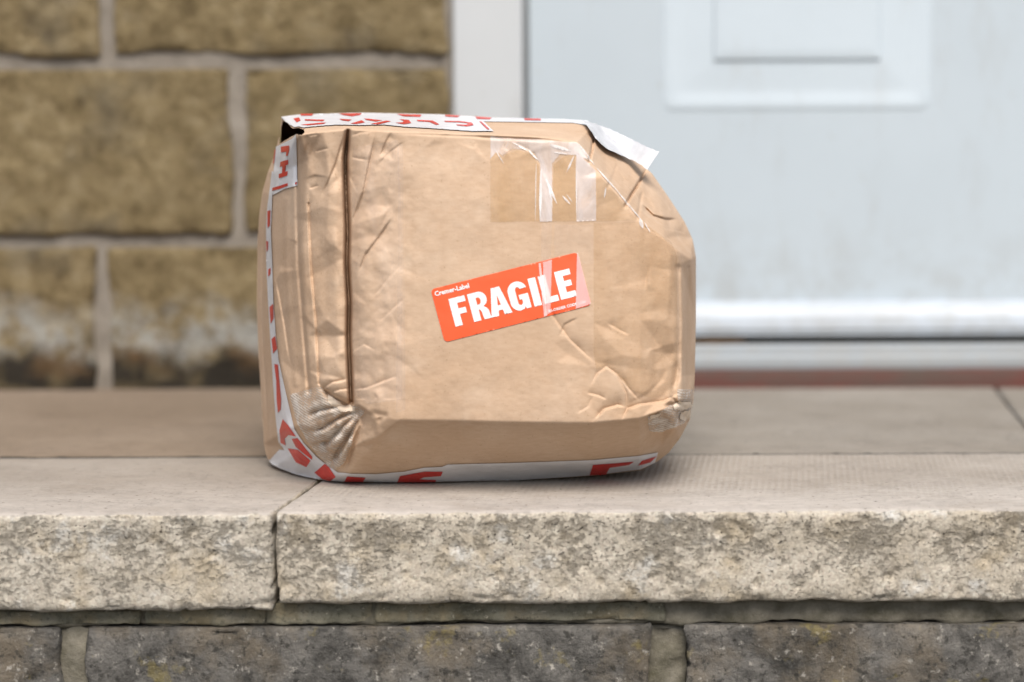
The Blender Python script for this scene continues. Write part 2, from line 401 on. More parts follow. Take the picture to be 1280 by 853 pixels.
# ------------------------------------------------------------------ front door
YD = YW + .014                                   # face of the door leaf
def prism_x(name, prof, x0, x1, mat, parent, smooth=True):   # prof: (y, z) loop swept along x
    n = len(prof)
    V = [(x0, y, z) for y, z in prof] + [(x1, y, z) for y, z in prof]
    F = [(i, (i + 1) % n, n + (i + 1) % n, n + i) for i in range(n)] + [tuple(range(n - 1, -1, -1)), tuple(range(n, 2 * n))]
    bm = bmesh.new(); vv = [bm.verts.new(p) for p in V]
    for f in F: bm.faces.new([vv[k] for k in f])
    bmesh.ops.recalc_face_normals(bm, faces=bm.faces)
    me = bpy.data.meshes.new(name); bm.to_mesh(me); bm.free()
    o = link(name, me, mat, parent, smooth)
    if smooth: me.set_sharp_from_angle(angle=R(50))
    return o
def box(name, x0, x1, y0, y1, z0, z1, mat, parent, bev=.002):
    bm = bmesh.new(); bmesh.ops.create_cube(bm, size=1)
    for v in bm.verts:
        v.co = Vector(((x0 + x1) / 2 + v.co.x * (x1 - x0), (y0 + y1) / 2 + v.co.y * (y1 - y0), (z0 + z1) / 2 + v.co.z * (z1 - z0)))
    if bev: bmesh.ops.bevel(bm, geom=list(bm.edges), offset=bev, segments=3, affect='EDGES', profile=.5)
    me = bpy.data.meshes.new(name); bm.to_mesh(me); bm.free()
    return link(name, me, mat, parent)
door = empty('front_door', (DX0 + DOORW / 2, YD, 0)); tag(door, 'white panelled front door in a white frame above the landing', 'door')
FX1 = P(654, 80, YD - .012).x
box('frame_post', DX0 + .0015, FX1, YD - .014, YD + .06, .019, 2.085, MAT['frame'], door, .004)
box('frame_post', DX0 + DOORW - .064, DX0 + DOORW - .0015, YD - .014, YD + .06, .019, 2.085, MAT['frame'], door, .004)
box('frame_head', FX1 + .0005, DX0 + DOORW - .0645, YD - .014, YD + .06, 2.022, 2.085, MAT['frame'], door, .004)
box('wall_sealant', DX0 - .009, DX0 + .0012, YW - .0015, YW + .03, .004, 2.085, MAT['wmort'], door, .001)
box('frame_seal', FX1 + .0005, FX1 + .0045, YD - .004, YD + .04, .05, 2.02, MAT['frame'], door, 0)
LX0, LX1 = FX1 + .005, DX0 + DOORW - .069
zt = lambda v, y=YD: P(1000, v, y).z
leaf = box('door_leaf', LX0, LX1, YD, YD + .044, zt(412), 2.018, MAT['upvc'], door, .002)
def panel(x0, x1, z0, z1):
    prof = [(0, -.0008, .009), (.003, .0009, .009), (.007, .0014, .009), (.012, .0011, .008), (.017, .0003, .007), (.022, .0003, .006), (.026, .0005, .004), (.043, .0012, .002), (.0480, .0014, .001), (.0490, .0036, .001), (.052, .0044, .001), (.060, .0044, .001)]
    V, F = [], []; K = 6
    for ins, d, rr in prof:
        rr = max(rr, .0006)
        for (sx, sz, a0) in ((1, 1, 0), (0, 1, 90), (0, 0, 180), (1, 0, 270)):
            cxx = (x1 - ins - rr) if sx else (x0 + ins + rr); czz = (z1 - ins - rr) if sz else (z0 + ins + rr)
            for k in range(K):
                t = R(a0 + 90 * k / (K - 1)); V.append((cxx + rr * math.cos(t), YD - d, czz + rr * math.sin(t)))
    n = 4 * K
    for i in range(len(prof) - 1):
        for k in range(n):
            F.append((i * n + k, i * n + (k + 1) % n, (i + 1) * n + (k + 1) % n, (i + 1) * n + k))
    F.append(tuple((len(prof) - 1) * n + k for k in range(n)))
    o = pydata('moulded_panel', V, F, MAT['upvc'], leaf); o.data.set_sharp_from_angle(angle=R(40))
PX0, PX1 = P(826, 60, YD).x, P(1166, 60, YD).x
pw = PX1 - PX0; mid = (LX0 + LX1) / 2
PZ = zt(141)
for x0 in (PX0, 2 * mid - PX1):      # two columns of panels
    panel(x0, x0 + pw, PZ, PZ + .62); panel(x0, x0 + pw, PZ + .76, PZ + 1.32); panel(x0, x0 + pw, PZ + 1.43, PZ + 1.70)
# weather bar along the foot of the leaf
zb0, zb1 = zt(421, YD - .02), zt(377, YD - .01)
hb = zb1 - zb0
prof = [(YD - .0005, zb1), (YD - .006, zb1 - .0015)] + [(YD - .006 - .012 * math.sin(R(a)), zb1 - .003 - hb * .62 * (1 - math.cos(R(a)))) for a in range(10, 91, 10)] + [(YD - .0185, zb0 + hb * .22), (YD - .016, zb0 + hb * .18), (YD - .016, zb0 + .001), (YD - .014, zb0), (YD - .0005, zb0)]
prism_x('weather_bar', prof, LX0 + .004, LX1 - .004, MAT['bar'], door)
zs = [zt(432, YD - .03), zt(462, YD - .03)]
box('threshold_gap', FX1 + .001, LX1, YD - .008, YD + .05, zs[0] - .002, zb0 + .004, MAT['dark'], door, 0)  # near-black box filling the gap below the weather bar
box('rust_patch', LX0 + .11, LX0 + .20, YD - .0105, YD - .0075, zs[0] - .001, zb0 - .001, MAT['rust'], door, 0)
prism_x('threshold', [(YD + .04, zs[0]), (YD - .022, zs[0] - .0005), (YD - .026, zs[0] - .003), (YD - .026, zs[0] - .009), (YD - .029, zs[0] - .011), (YD - .030, zs[1] + .002), (YD - .029, zs[1]), (YD + .04, zs[1])], DX0 + .0025, DX0 + DOORW - .0025, MAT['sill'], door)
box('sill_strip', DX0 + .002, DX0 + DOORW - .002, YD - .034, YD + .04, -.003, zs[1] - .0005, MAT['red'], door, .0015)

# ------------------------------------------------------------------ the battered parcel
TOP = [(352, 146, 188), (375, 143, 195), (450, 141, 200), (550, 143, 200), (620, 147, 198), (700, 149, 195), (733, 151, 188), (748, 158, 182), (780, 186, 178), (815, 217, 175)]
RGT = [(815, 217, 175), (838, 250, 178), (856, 278, 180), (866, 300, 178), (870, 322, 168), (870, 400, 162), (868.5, 470, 160), (867, 500, 160), (862, 525, 156), (850, 548, 150), (836, 566, 142)]
BOT = [(337, 577, 190), (345, 583, 176), (370, 593, 150), (398, 600, 130), (430, 604, 120), (500, 605, 116), (560, 604, 118), (640, 601, 122), (740, 595, 128), (800, 588, 135), (822, 577, 140), (836, 566, 142)]
LFT = [(352, 146, 188), (350, 165, 190), (346, 183, 186), (341, 200, 182), (335, 215, 182), (328, 240, 186), (324, 270, 190), (322, 300, 195), (321, 380, 195), (323, 440, 195), (327, 500, 195), (330, 555, 195), (333, 570, 193), (337, 577, 190)]
CH = dict(
    rim=[(374, 168, 101), (404, 164, 97), (433, 161, 94), (500, 164, 91), (560, 166, 90), (612, 168, 90), (660, 170, 90), (700, 173, 92), (721, 177, 94)],
    diag=[(721, 177, 94), (740, 204, 92), (770, 240, 90), (800, 275, 89), (830, 298, 95), (850, 315, 106), (864, 324, 132)],
    fold=[(452, 513, 101), (470, 521, 90), (500, 525, 85), (560, 526, 83), (650, 528, 82), (740, 529, 83), (800, 523, 86), (830, 512, 92), (852, 500, 106), (862, 498, 130)],
    edge=[(374, 168, 101), (366, 180, 122), (353, 215, 142), (344, 245, 150), (342, 300, 152), (344, 350, 150), (347, 400, 148), (351, 450, 146), (355, 500, 142), (361, 535, 136), (376, 562, 131), (398, 588, 127)],
    vfold=[(433, 161, 94), (432, 230, 94), (434, 320, 93), (436, 420, 94), (438, 500, 98), (452, 513, 101)],
    toplip=[(721, 177, 94), (733, 165, 140), (740, 158, 175)],
    dfold=[(500, 525, 85), (472, 553, 88), (438, 592, 98)],
    rib=[(385, 200, 110), (381, 250, 116), (379, 300, 119), (381, 350, 119), (385, 420, 119), (389, 480, 119)],
    redge=[(852, 330, 108), (853, 400, 106), (853, 470, 107), (852, 500, 106)],
    bfold=[(398, 588, 124), (415, 596, 110), (438, 592, 98), (500, 590, 98), (560, 582, 93), (640, 579, 92), (740, 577, 96), (800, 571, 104), (828, 556, 118)],
)
FREE = [(560, 350, 82), (650, 350, 82), (560, 250, 85), (650, 250, 86), (500, 350, 86), (500, 250, 88), (470, 400, 88), (720, 250, 88), (740, 400, 83), (700, 470, 82), (560, 470, 81), (800, 400, 87), (835, 400, 94), (838, 320, 97), (800, 310, 88),
        (408, 300, 100), (408, 400, 101), (412, 230, 98), (410, 470, 103), (400, 487, 112), (365, 497, 133), (402, 540, 118), (430, 562, 103), (472, 547, 90), (446, 577, 98), (380, 530, 127),
        (755, 190, 142), (790, 228, 136), (828, 265, 140), (850, 295, 150), (842, 520, 104), (845, 535, 118)]
PULL = 36.0                                     # how far the face leans out over the tucked-in foot
def pull(p):
    if p in BOT or p in CH['bfold']: return p
    if p in CH['dfold'][1:2]: return (p[0], p[1], p[2] - PULL * .45)
    k = min(1.0, max(0.0, (165 - p[2]) / 40.0))
    if p[1] > 530: k *= max(0.0, 1 - (p[1] - 530) / 65.0)
    return (p[0], p[1], p[2] - PULL * k)
pts, idx, edges = [], {}, []
def add(p):
    k = (round(p[0], 2), round(p[1], 2))
    if k not in idx: idx[k] = len(pts); pts.append(pull(p))
    return idx[k]
for ch_ in [TOP, RGT, BOT, LFT] + list(CH.values()):
    ii = [add(p) for p in ch_]
    edges += [(i, j) for i, j in zip(ii, ii[1:]) if i != j]
for p in FREE: add(p)
cv, ce, cf, ov, *_ = delaunay_2d_cdt([Vector(p[:2]) for p in pts], edges, [], 0, 1e-4)
CV = np.array([[v.x, v.y] for v in cv]); CY = np.array([np.mean([pts[j][2] for j in o]) if o else np.nan for o in ov])
for i in np.where(np.isnan(CY))[0]:
    d = np.hypot(*(np.array([p[:2] for p in pts]) - CV[i]).T); w_ = 1 / (d + .5) ** 3; CY[i] = (w_ * np.array([p[2] for p in pts])).sum() / w_.sum()
TRI = np.array([f for f in cf if len(f) == 3])
def base_depth(u, v):
    best = np.full(len(u), -1e9); out = np.zeros(len(u))
    for a, b, c in TRI:
        A, B, C = CV[a], CV[b], CV[c]
        den = (B[1] - C[1]) * (A[0] - C[0]) + (C[0] - B[0]) * (A[1] - C[1])
        if abs(den) < 1e-6: continue
        l1 = ((B[1] - C[1]) * (u - C[0]) + (C[0] - B[0]) * (v - C[1])) / den
        l2 = ((C[1] - A[1]) * (u - C[0]) + (A[0] - C[0]) * (v - C[1])) / den
        l3 = 1 - l1 - l2; mn = np.minimum(np.minimum(l1, l2), l3)
        s = mn > best
        q1, q2, q3 = np.clip(l1, 0, 1), np.clip(l2, 0, 1), np.clip(l3, 0, 1); t = q1 + q2 + q3
        val = (q1 * CY[a] + q2 * CY[b] + q3 * CY[c]) / t
        out = np.where(s, val, out); best = np.where(s, mn, best)
    return out
# depth table on a fine raster, softened a little so that folds have a radius
U0, V0, SU = 300, 120, 1.0
NU, NV = 600, 505
gu, gv = np.meshgrid(U0 + SU * np.arange(NU), V0 + SU * np.arange(NV))
D = base_depth(gu.ravel(), gv.ravel()).reshape(NV, NU)
def blur(a, n):
    for _ in range(n):
        p = np.pad(a, 1, mode='edge'); a = (p[:-2, 1:-1] + p[2:, 1:-1] + p[1:-1, :-2] + p[1:-1, 2:] + 2 * a) / 6
    return a
soft = blur(D, 4)
keep = np.clip((np.array(gv) - 172) / 8, 0, 1)       # the lid is seen edge-on: keep it crisp
D = soft * keep + blur(D, 2) * (1 - keep)
def wrinkle(line, w_, a, kind='v', taper=True):
    """v: crease pressed in; s: overlapping fold, sharp on one side"""
    best = np.full(D.shape, 1e9); sgn = np.zeros(D.shape); along = np.zeros(D.shape)
    L = np.cumsum([0] + [math.hypot(q[0] - p[0], q[1] - p[1]) for p, q in zip(line, line[1:])])
    for i, (p, q) in enumerate(zip(line, line[1:])):
        dx, dy = q[0] - p[0], q[1] - p[1]; l2 = dx * dx + dy * dy
        t = np.clip(((gu - p[0]) * dx + (gv - p[1]) * dy) / l2, 0, 1)
        ex, ey = gu - p[0] - t * dx, gv - p[1] - t * dy
        d = np.hypot(ex, ey); s = d < best
        best = np.where(s, d, best); sgn = np.where(s, np.sign(ex * dy - ey * dx), sgn); along = np.where(s, (L[i] + t * math.sqrt(l2)) / L[-1], along)
    tp = np.clip(np.minimum(along, 1 - along) * 5 + .12, 0, 1) if taper else 1.0
    if kind == 'v': f = np.exp(-(best / w_) ** 2)
    else: f = np.where(sgn >= 0, np.exp(-best / w_), np.exp(-(best / (.13 * w_ + .5)) ** 2)) + .2 * np.exp(-(best / 1.0) ** 2)
    return a * f * tp
def inpoly(u, v, poly):
    c = np.zeros(np.shape(u), bool); j = len(poly) - 1
    for i in range(len(poly)):
        (xi, yi), (xj, yj) = poly[i], poly[j]
        c ^= ((yi > v) != (yj > v)) & (u < (xj - xi) * (v - yi) / (yj - yi + 1e-12) + xi); j = i
    return c
W = np.zeros(D.shape)
for args in [
    ([(435, 163), (431.5, 200), (432.5, 240), (434.5, 290), (433.5, 330), (436.5, 380), (435.5, 420), (439, 503)], 2.6, 24, 'v', False), ([(434, 163), (432.5, 200), (433.5, 260), (434, 320), (436.5, 380), (436, 420), (438, 503)], 13, 6, 'v', False), ([(434, 165), (432, 230), (434, 320), (436, 420), (438, 500)], 16, 2.5, 's', False),
    ([(431, 168), (420, 205), (402, 246)], 5, 1.9, 's'), ([(471, 165), (462, 205), (455, 240), (446, 264), (437, 287)], 9, 2.6, 's'), ([(489, 166), (483, 178), (476, 196)], 7, 1.8, 's'),
    ([(490, 274), (475, 296), (458, 318), (447, 345)], 9, 2.0, 's'), ([(440, 197), (450, 199), (458, 200)], 3, 1.1, 's'), ([(505, 178), (488, 190), (474, 205)], 7, .9, 's'),
    ([(372, 176), (371, 250), (373, 330), (380, 420), (386, 490)], 2.3, 3.6, 'v', False), ([(386, 255), (389, 330), (395, 400), (399, 480)], 7, 2.6, 's', False), ([(345, 345), (355, 400), (363, 455)], 6, 2.2, 's'), ([(398, 200), (402, 300), (410, 400), (414, 470)], 11, 1.6, 'v', False), ([(420, 240), (421, 340), (424, 440)], 7, -1.3, 'v', False), ([(358, 250), (358, 330), (364, 420), (370, 480)], 4, -1.4, 'v', False),
    ([(383, 166), (384, 182), (381, 198)], 2.5, 1.4, 'v'), ([(386, 170), (397, 168)], 3, 1.2, 's'), ([(394, 190), (404, 187), (410, 186)], 3, .9, 's'), ([(387, 236), (398, 232)], 3, 1.1, 's'),
    ([(440, 170), (450, 166), (462, 165)], 3, 1.2, 's'), ([(442, 487), (458, 485), (478, 477), (496, 470)], 6, 1.4, 's'), ([(500, 478), (502, 440), (513, 395)], 6, -.7, 'v'), ([(440, 440), (455, 430), (470, 438)], 8, .6, 's'),
    ([(466, 372), (484, 350), (502, 330)], 7, .7, 's'), ([(474, 402), (492, 385), (507, 372)], 7, .6, 's'), ([(460, 420), (458, 455), (462, 480)], 6, .6, 'v'), ([(480, 440), (479, 470), (476, 505)], 5, .6, 'v'),
    ([(685, 384), (696, 402), (712, 424), (741, 451)], 7, 1.4, 's'), ([(722, 398), (706, 406), (700, 420)], 6, .9, 's'), ([(738, 482), (747, 466), (758, 458), (772, 468), (783, 492), (783, 512)], 7, 1.8, 's'), ([(775, 470), (788, 488), (798, 499)], 6, 1.2, 's'),
    ([(734, 491), (748, 494), (758, 499)], 5, 1.1, 's'), ([(722, 516), (735, 508), (741, 495)], 6, .8, 's'), ([(744, 523), (755, 511), (772, 506), (780, 508)], 7, 2.6, 's'), ([(778, 523), (785, 510), (800, 505), (830, 501), (844, 494)], 7, 2.8, 's'), ([(760, 404), (775, 413), (786, 418)], 6, .9, 's'),
    ([(848, 335), (850, 400), (848, 450), (842, 492)], 4, 3.0, 'v', False), ([(861, 335), (861.5, 400), (860, 490)], 1.8, 2.2, 'v', False), ([(757, 300), (757, 480)], 7, .45, 'v'), ([(803, 320), (802, 500)], 7, .5, 'v'), ([(820, 380), (819, 495)], 6, .8, 'v'), ([(836, 330), (838, 470)], 5, .7, 'v'),
    ([(742, 172), (740, 188), (736, 204)], 1.3, 14, 'v'), ([(808, 212), (797, 232), (788, 246), (781, 259)], 1.3, 14, 'v'), ([(803, 238), (800, 255), (797, 274)], 2.2, 3.5, 'v'), ([(846, 275), (832, 275), (816, 270), (802, 256)], 11, 7.0, 's'), ([(772, 203), (766, 220), (759, 236)], 7, 1.6, 's'),
    ([(800, 280), (820, 292), (838, 300), (860, 306)], 6, 1.6, 's'), ([(825, 285), (845, 288), (860, 292)], 5, 1.2, 's'),
    ([(590, 171), (640, 173), (690, 175)], 1.8, 2.4, 'v'), ([(500, 167), (560, 170), (612, 172), (700, 177)], 2.5, 1.1, 's'), ([(640, 176), (668, 192), (676, 207), (681, 225)], 5, .9, 's'), ([(430, 205), (447, 240)], 6, .5, 's'),
    ([(452, 513), (428, 520), (402, 536), (386, 538)], 3.2, 6, 'v'), ([(450, 515), (430, 532), (410, 552), (392, 556)], 3.0, 6, 'v'), ([(452, 516), (440, 540), (424, 563), (414, 580)], 3.4, 8, 'v'), ([(455, 515), (452, 530), (440, 560), (430, 590)], 3.5, 5, 'v'), ([(446, 510), (425, 508), (400, 512), (384, 520)], 3.2, 4.5, 'v'), ([(440, 508), (420, 498), (402, 486)], 3, 5, 'v'), ([(405, 484), (412, 500), (438, 507), (446, 500)], 4, 3.5, 'v'),
    ([(428, 524), (408, 540), (396, 545)], 3.2, -3.5, 'v'), ([(440, 526), (424, 548), (408, 565)], 3.2, -4, 'v'), ([(449, 528), (436, 556), (424, 580)], 3, -3, 'v'), ([(418, 514), (396, 520)], 3, -2, 'v'), ([(460, 516), (480, 520), (470, 528)], 4, 2.0, 'v'), ([(400, 488), (415, 478), (434, 474)], 6, 2.2, 's'), ([(411, 492), (425, 487), (437, 486)], 4, 1.5, 's'),
    ([(830, 508), (848, 504), (866, 500)], 2.5, 3.5, 'v'), ([(848, 512), (856, 522), (862, 532)], 2.2, 4, 'v'), ([(842, 510), (838, 522), (826, 536)], 2.5, 2, 'v'), ([(812, 518), (812, 545)], 1.5, 2.0, 'v'), ([(822, 515), (821, 540)], 1.4, 2.0, 'v'), ([(838, 496), (850, 507), (858, 510)], 2.0, 3, 'v'), ([(858, 504), (850, 514)], 3, -3, 'v'),
    ([(500, 540), (640, 545), (760, 540)], 16, .8, 'v'), ([(690, 535), (700, 575)], 10, .5, 's'),
    ([(330, 250), (327, 400), (336, 560)], 1.6, 2.5, 'v'),
]: W += wrinkle(*args)
def nz(sc, seed, oct_=3):
    rs = np.random.RandomState(seed); out = np.zeros(D.shape); amp = 1.0
    for o in range(oct_):
        gx, gy = int(NU / sc) + 3, int(NV / sc) + 3; g_ = rs.rand(gy, gx) * 2 - 1
        X = gu / sc - U0 / sc; Y_ = gv / sc - V0 / sc; xi = X.astype(int); yi = Y_.astype(int); fx = X - xi; fy = Y_ - yi
        fx = fx * fx * (3 - 2 * fx); fy = fy * fy * (3 - 2 * fy)
        xi = np.clip(xi, 0, gx - 2); yi = np.clip(yi, 0, gy - 2)
        out += amp * (g_[yi, xi] * (1 - fx) * (1 - fy) + g_[yi, xi + 1] * fx * (1 - fy) + g_[yi + 1, xi] * (1 - fx) * fy + g_[yi + 1, xi + 1] * fx * fy)
        sc /= 2.1; amp *= .5
    return out
def tin(regions, seed):
    """crumpled board: flat facets meeting in connected folds, over random points"""
    rs = np.random.RandomState(seed); P_, H_ = [], []
    for x in range(U0 - 10, U0 + NU + 40, 40):
        for y in range(V0 - 10, V0 + NV + 40, 40):
            P_.append((x + rs.uniform(-14, 14), y + rs.uniform(-14, 14))); H_.append(rs.uniform(-.12, .12))
    for (poly, n, a) in regions:
        xs, ys = [p[0] for p in poly], [p[1] for p in poly]; k = 0
        while k < n:
            x, y = rs.uniform(min(xs), max(xs)), rs.uniform(min(ys), max(ys))
            if inpoly(np.array([x]), np.array([y]), poly)[0]: P_.append((x, y)); H_.append(rs.uniform(-a, a)); k += 1
    c_, _, f_, o_, *_r = delaunay_2d_cdt([Vector(p) for p in P_], [], [], 0, 1e-4)
    Q = np.array([[q.x, q.y] for q in c_]); H = np.array([H_[o[0]] for o in o_]); out = np.zeros(D.shape)
    for a, b, c in f_:
        A, B, C = Q[a], Q[b], Q[c]
        x0, x1 = int(max(0, min(A[0], B[0], C[0]) - U0)), int(min(NU - 1, max(A[0], B[0], C[0]) - U0 + 1)); y0, y1 = int(max(0, min(A[1], B[1], C[1]) - V0)), int(min(NV - 1, max(A[1], B[1], C[1]) - V0 + 1))
        if x1 < x0 or y1 < y0: continue
        u, v = gu[y0:y1 + 1, x0:x1 + 1], gv[y0:y1 + 1, x0:x1 + 1]
        den = (B[1] - C[1]) * (A[0] - C[0]) + (C[0] - B[0]) * (A[1] - C[1])
        if abs(den) < 1e-9: continue
        l1 = ((B[1] - C[1]) * (u - C[0]) + (C[0] - B[0]) * (v - C[1])) / den; l2 = ((C[1] - A[1]) * (u - C[0]) + (A[0] - C[0]) * (v - C[1])) / den; l3 = 1 - l1 - l2
        m_ = (l1 >= -1e-6) & (l2 >= -1e-6) & (l3 >= -1e-6)
        out[y0:y1 + 1, x0:x1 + 1] = np.where(m_, l1 * H[a] + l2 * H[b] + l3 * H[c], out[y0:y1 + 1, x0:x1 + 1])
    return blur(out, 2)
W += tin([([(440, 172), (505, 172), (505, 330), (495, 515), (440, 500)], 40, 1.5), ([(690, 385), (850, 420), (850, 510), (745, 526), (700, 500)], 30, 1.5), ([(725, 180), (815, 220), (866, 300), (850, 310), (800, 272), (742, 205)], 30, 3.2),
          ([(376, 170), (430, 165), (434, 490), (392, 480)], 30, 2.3), ([(345, 250), (374, 240), (386, 480), (358, 490)], 18, 2.2), ([(400, 520), (452, 512), (500, 525), (440, 590)], 14, 2.0), ([(500, 168), (720, 178), (735, 205), (640, 200)], 22, .9),
          ([(470, 545), (810, 540), (800, 570), (500, 585)], 14, 1.2), ([(846, 325), (868, 325), (866, 500), (850, 500)], 12, 1.0), ([(800, 320), (846, 320), (846, 480), (800, 480)], 10, 1.3)], 11)
calm = 1 - .75 * np.exp(-(((gu - 636) / 120) ** 2 + ((gv - 380) / 75) ** 2))
W += nz(70, 1) * .9 * calm + nz(16, 2) * .16 * calm
left = np.exp(-((gu - 470) / 40) ** 2) * (gv < 500); W += nz(26, 5) * .85 * left
corner = np.exp(-(((gu - 420) / 38) ** 2 + ((gv - 540) / 38) ** 2)) + np.exp(-(((gu - 850) / 24) ** 2 + ((gv - 522) / 24) ** 2)); W += nz(9, 6, 2) * 1.6 * corner
W *= .5 + .5 * np.clip((gv - 158) / 30, 0, 1)
D = D + W
def depth(u, v):
    x = np.clip((np.asarray(u, float) - U0) / SU, 0, NU - 2.001); y = np.clip((np.asarray(v, float) - V0) / SU, 0, NV - 2.001)
    xi = x.astype(int); yi = y.astype(int); fx = x - xi; fy = y - yi
    return D[yi, xi] * (1 - fx) * (1 - fy) + D[yi, xi + 1] * fx * (1 - fy) + D[yi + 1, xi] * (1 - fx) * fy + D[yi + 1, xi + 1] * fx * fy
def surf(u, v, off=0.0):
    u = np.asarray(u, float); v = np.asarray(v, float)
    p = PN(u, v, depth(u, v) / 1000)
    if off:
        e = 1.2
        tu = PN(u + e, v, depth(u + e, v) / 1000) - PN(u - e, v, depth(u - e, v) / 1000)
        tv = PN(u, v + e, depth(u, v + e) / 1000) - PN(u, v - e, depth(u, v - e) / 1000)
        n = np.cross(tu, tv); n /= np.linalg.norm(n, axis=1)[:, None] + 1e-12
        n = np.where((n[:, 1] > 0)[:, None], -n, n)
        p = p + n * off / 1000
    p[:, 2] = np.maximum(p[:, 2], .0012 if off else .0008)
    return p

parcel = empty('cardboard_box', (-.02, .2, 0))
tag(parcel, 'battered brown cardboard box with orange FRAGILE label and crushed corners on the stone doorstep', 'box')
def resample(line, n):
    a = np.array([p[:2] for p in line], float); L = np.r_[0, np.cumsum(np.hypot(*np.diff(a, axis=0).T))]
    t = np.linspace(0, L[-1], n); return np.c_[np.interp(t, L, a[:, 0]), np.interp(t, L, a[:, 1])]
NS, NT = 540, 450
def smooth1(c):
    for _ in range(5): c[1:-1] = (c[:-2] + 2 * c[1:-1] + c[2:]) / 4
    return c
T_, B_ = smooth1(resample(TOP, NS)), smooth1(resample(BOT, NS)); L_, R_ = smooth1(resample(LFT, NT)), smooth1(resample(RGT, NT))
s_ = np.linspace(0, 1, NS)[None, :, None]; t_ = np.linspace(0, 1, NT)[:, None, None]
UV = (1 - t_) * T_[None] + t_ * B_[None] + (1 - s_) * L_[:, None] + s_ * R_[:, None] - ((1 - s_) * (1 - t_) * T_[0] + s_ * (1 - t_) * T_[-1] + (1 - s_) * t_ * B_[0] + s_ * t_ * B_[-1])
uu, vv = UV[..., 0].ravel(), UV[..., 1].ravel()
Vb = surf(uu, vv)
HOLE = [(354, 151), (360, 155), (366, 161), (373, 160), (380, 162), (381, 166), (377, 169), (371, 168), (364, 171), (356, 176), (349, 180), (349, 168)]
fi = np.arange(NT * NS).reshape(NT, NS)
quads = np.stack([fi[:-1, :-1], fi[1:, :-1], fi[1:, 1:], fi[:-1, 1:]], -1).reshape(-1, 4)
cu, cvv = uu[quads].mean(1), vv[quads].mean(1)
quads = quads[~inpoly(cu, cvv, HOLE)]
loop = list(fi[0, :]) + list(fi[1:, -1]) + list(fi[-1, -2::-1]) + list(fi[-2:0, 0])
nB = len(Vb); ctr = np.array([-.015, 0, .125])
rings = []
Vall = [Vb]; base = Vb[loop]
prev = loop
F2 = []
for k, (yy, sh) in enumerate(((.235, .995), (.285, .985), (.298, .96), (.301, .5))):
    r_ = base.copy(); r_[:, 0] = ctr[0] + (base[:, 0] - ctr[0]) * sh; r_[:, 2] = np.maximum(ctr[2] + (base[:, 2] - ctr[2]) * sh, .001 if k < 2 else .004); r_[:, 1] = np.maximum(yy, base[:, 1] + .01 * (k + 1))
    ids = list(range(nB + k * len(loop), nB + (k + 1) * len(loop))); Vall.append(r_)
    n = len(loop)
    F2 += [(prev[i], prev[(i + 1) % n], ids[(i + 1) % n], ids[i]) for i in range(n)]
    prev = ids
Vall.append(np.array([[ctr[0], .302, ctr[2]]])); last = nB + 4 * len(loop)
F2 += [(prev[i], prev[(i + 1) % len(prev)], last) for i in range(len(prev))]
me = bpy.data.meshes.new('carton'); me.from_pydata(np.concatenate(Vall).tolist(), [], quads.tolist() + F2); me.validate(); me.update()
carton = link('carton', me, MAT['kraft'], parcel)

def decal(name, poly, mat, off, parent, step=2.0, smooth=True, fr=None):
    """a film that follows the carton: outline in survey units, filled with a fine mesh"""
    out = []
    for (a, b) in zip(poly, poly[1:] + poly[:1]):
        n = max(1, int(math.hypot(b[0] - a[0], b[1] - a[1]) / step))
        for k in range(n): out.append((a[0] + (b[0] - a[0]) * k / n, a[1] + (b[1] - a[1]) * k / n))
    if fr:
        rs = random.Random(len(poly) * 31 + int(poly[0][0])); out = [(x + rs.uniform(-fr, fr), y + rs.uniform(-fr, fr)) for x, y in out]
    xs, ys = [p[0] for p in out], [p[1] for p in out]
    gx, gy = np.meshgrid(np.arange(min(xs), max(xs), step), np.arange(min(ys), max(ys), step))
    gx, gy = gx.ravel() + .37, gy.ravel() + .29
    ins = inpoly(gx, gy, out); gx, gy = gx[ins], gy[ins]
    o_ = np.array(out)
    if len(gx):
        dmin = np.array([np.min(np.hypot(o_[:, 0] - a, o_[:, 1] - b)) for a, b in zip(gx, gy)]); ok = dmin > step * .5; gx, gy = gx[ok], gy[ok]
    vin = [Vector(p) for p in out] + [Vector((a, b)) for a, b in zip(gx, gy)]
    n = len(out)
    cv_, _, cf_, *_r = delaunay_2d_cdt(vin, [(i, (i + 1) % n) for i in range(n)], [], 0, 1e-5)
    u = np.array([q.x for q in cv_]); v = np.array([q.y for q in cv_])
    fa = np.array([f for f in cf_ if len(f) == 3]); cf_ = fa[inpoly(u[fa].mean(1), v[fa].mean(1), out)]
    p = surf(u, v, off)
    nn = np.cross(p[cf_[:, 1]] - p[cf_[:, 0]], p[cf_[:, 2]] - p[cf_[:, 0]])
    F = np.where((nn[:, 1] < 0)[:, None], cf_, cf_[:, ::-1])
    return pydata(name, p, F.tolist(), mat, parent, smooth)

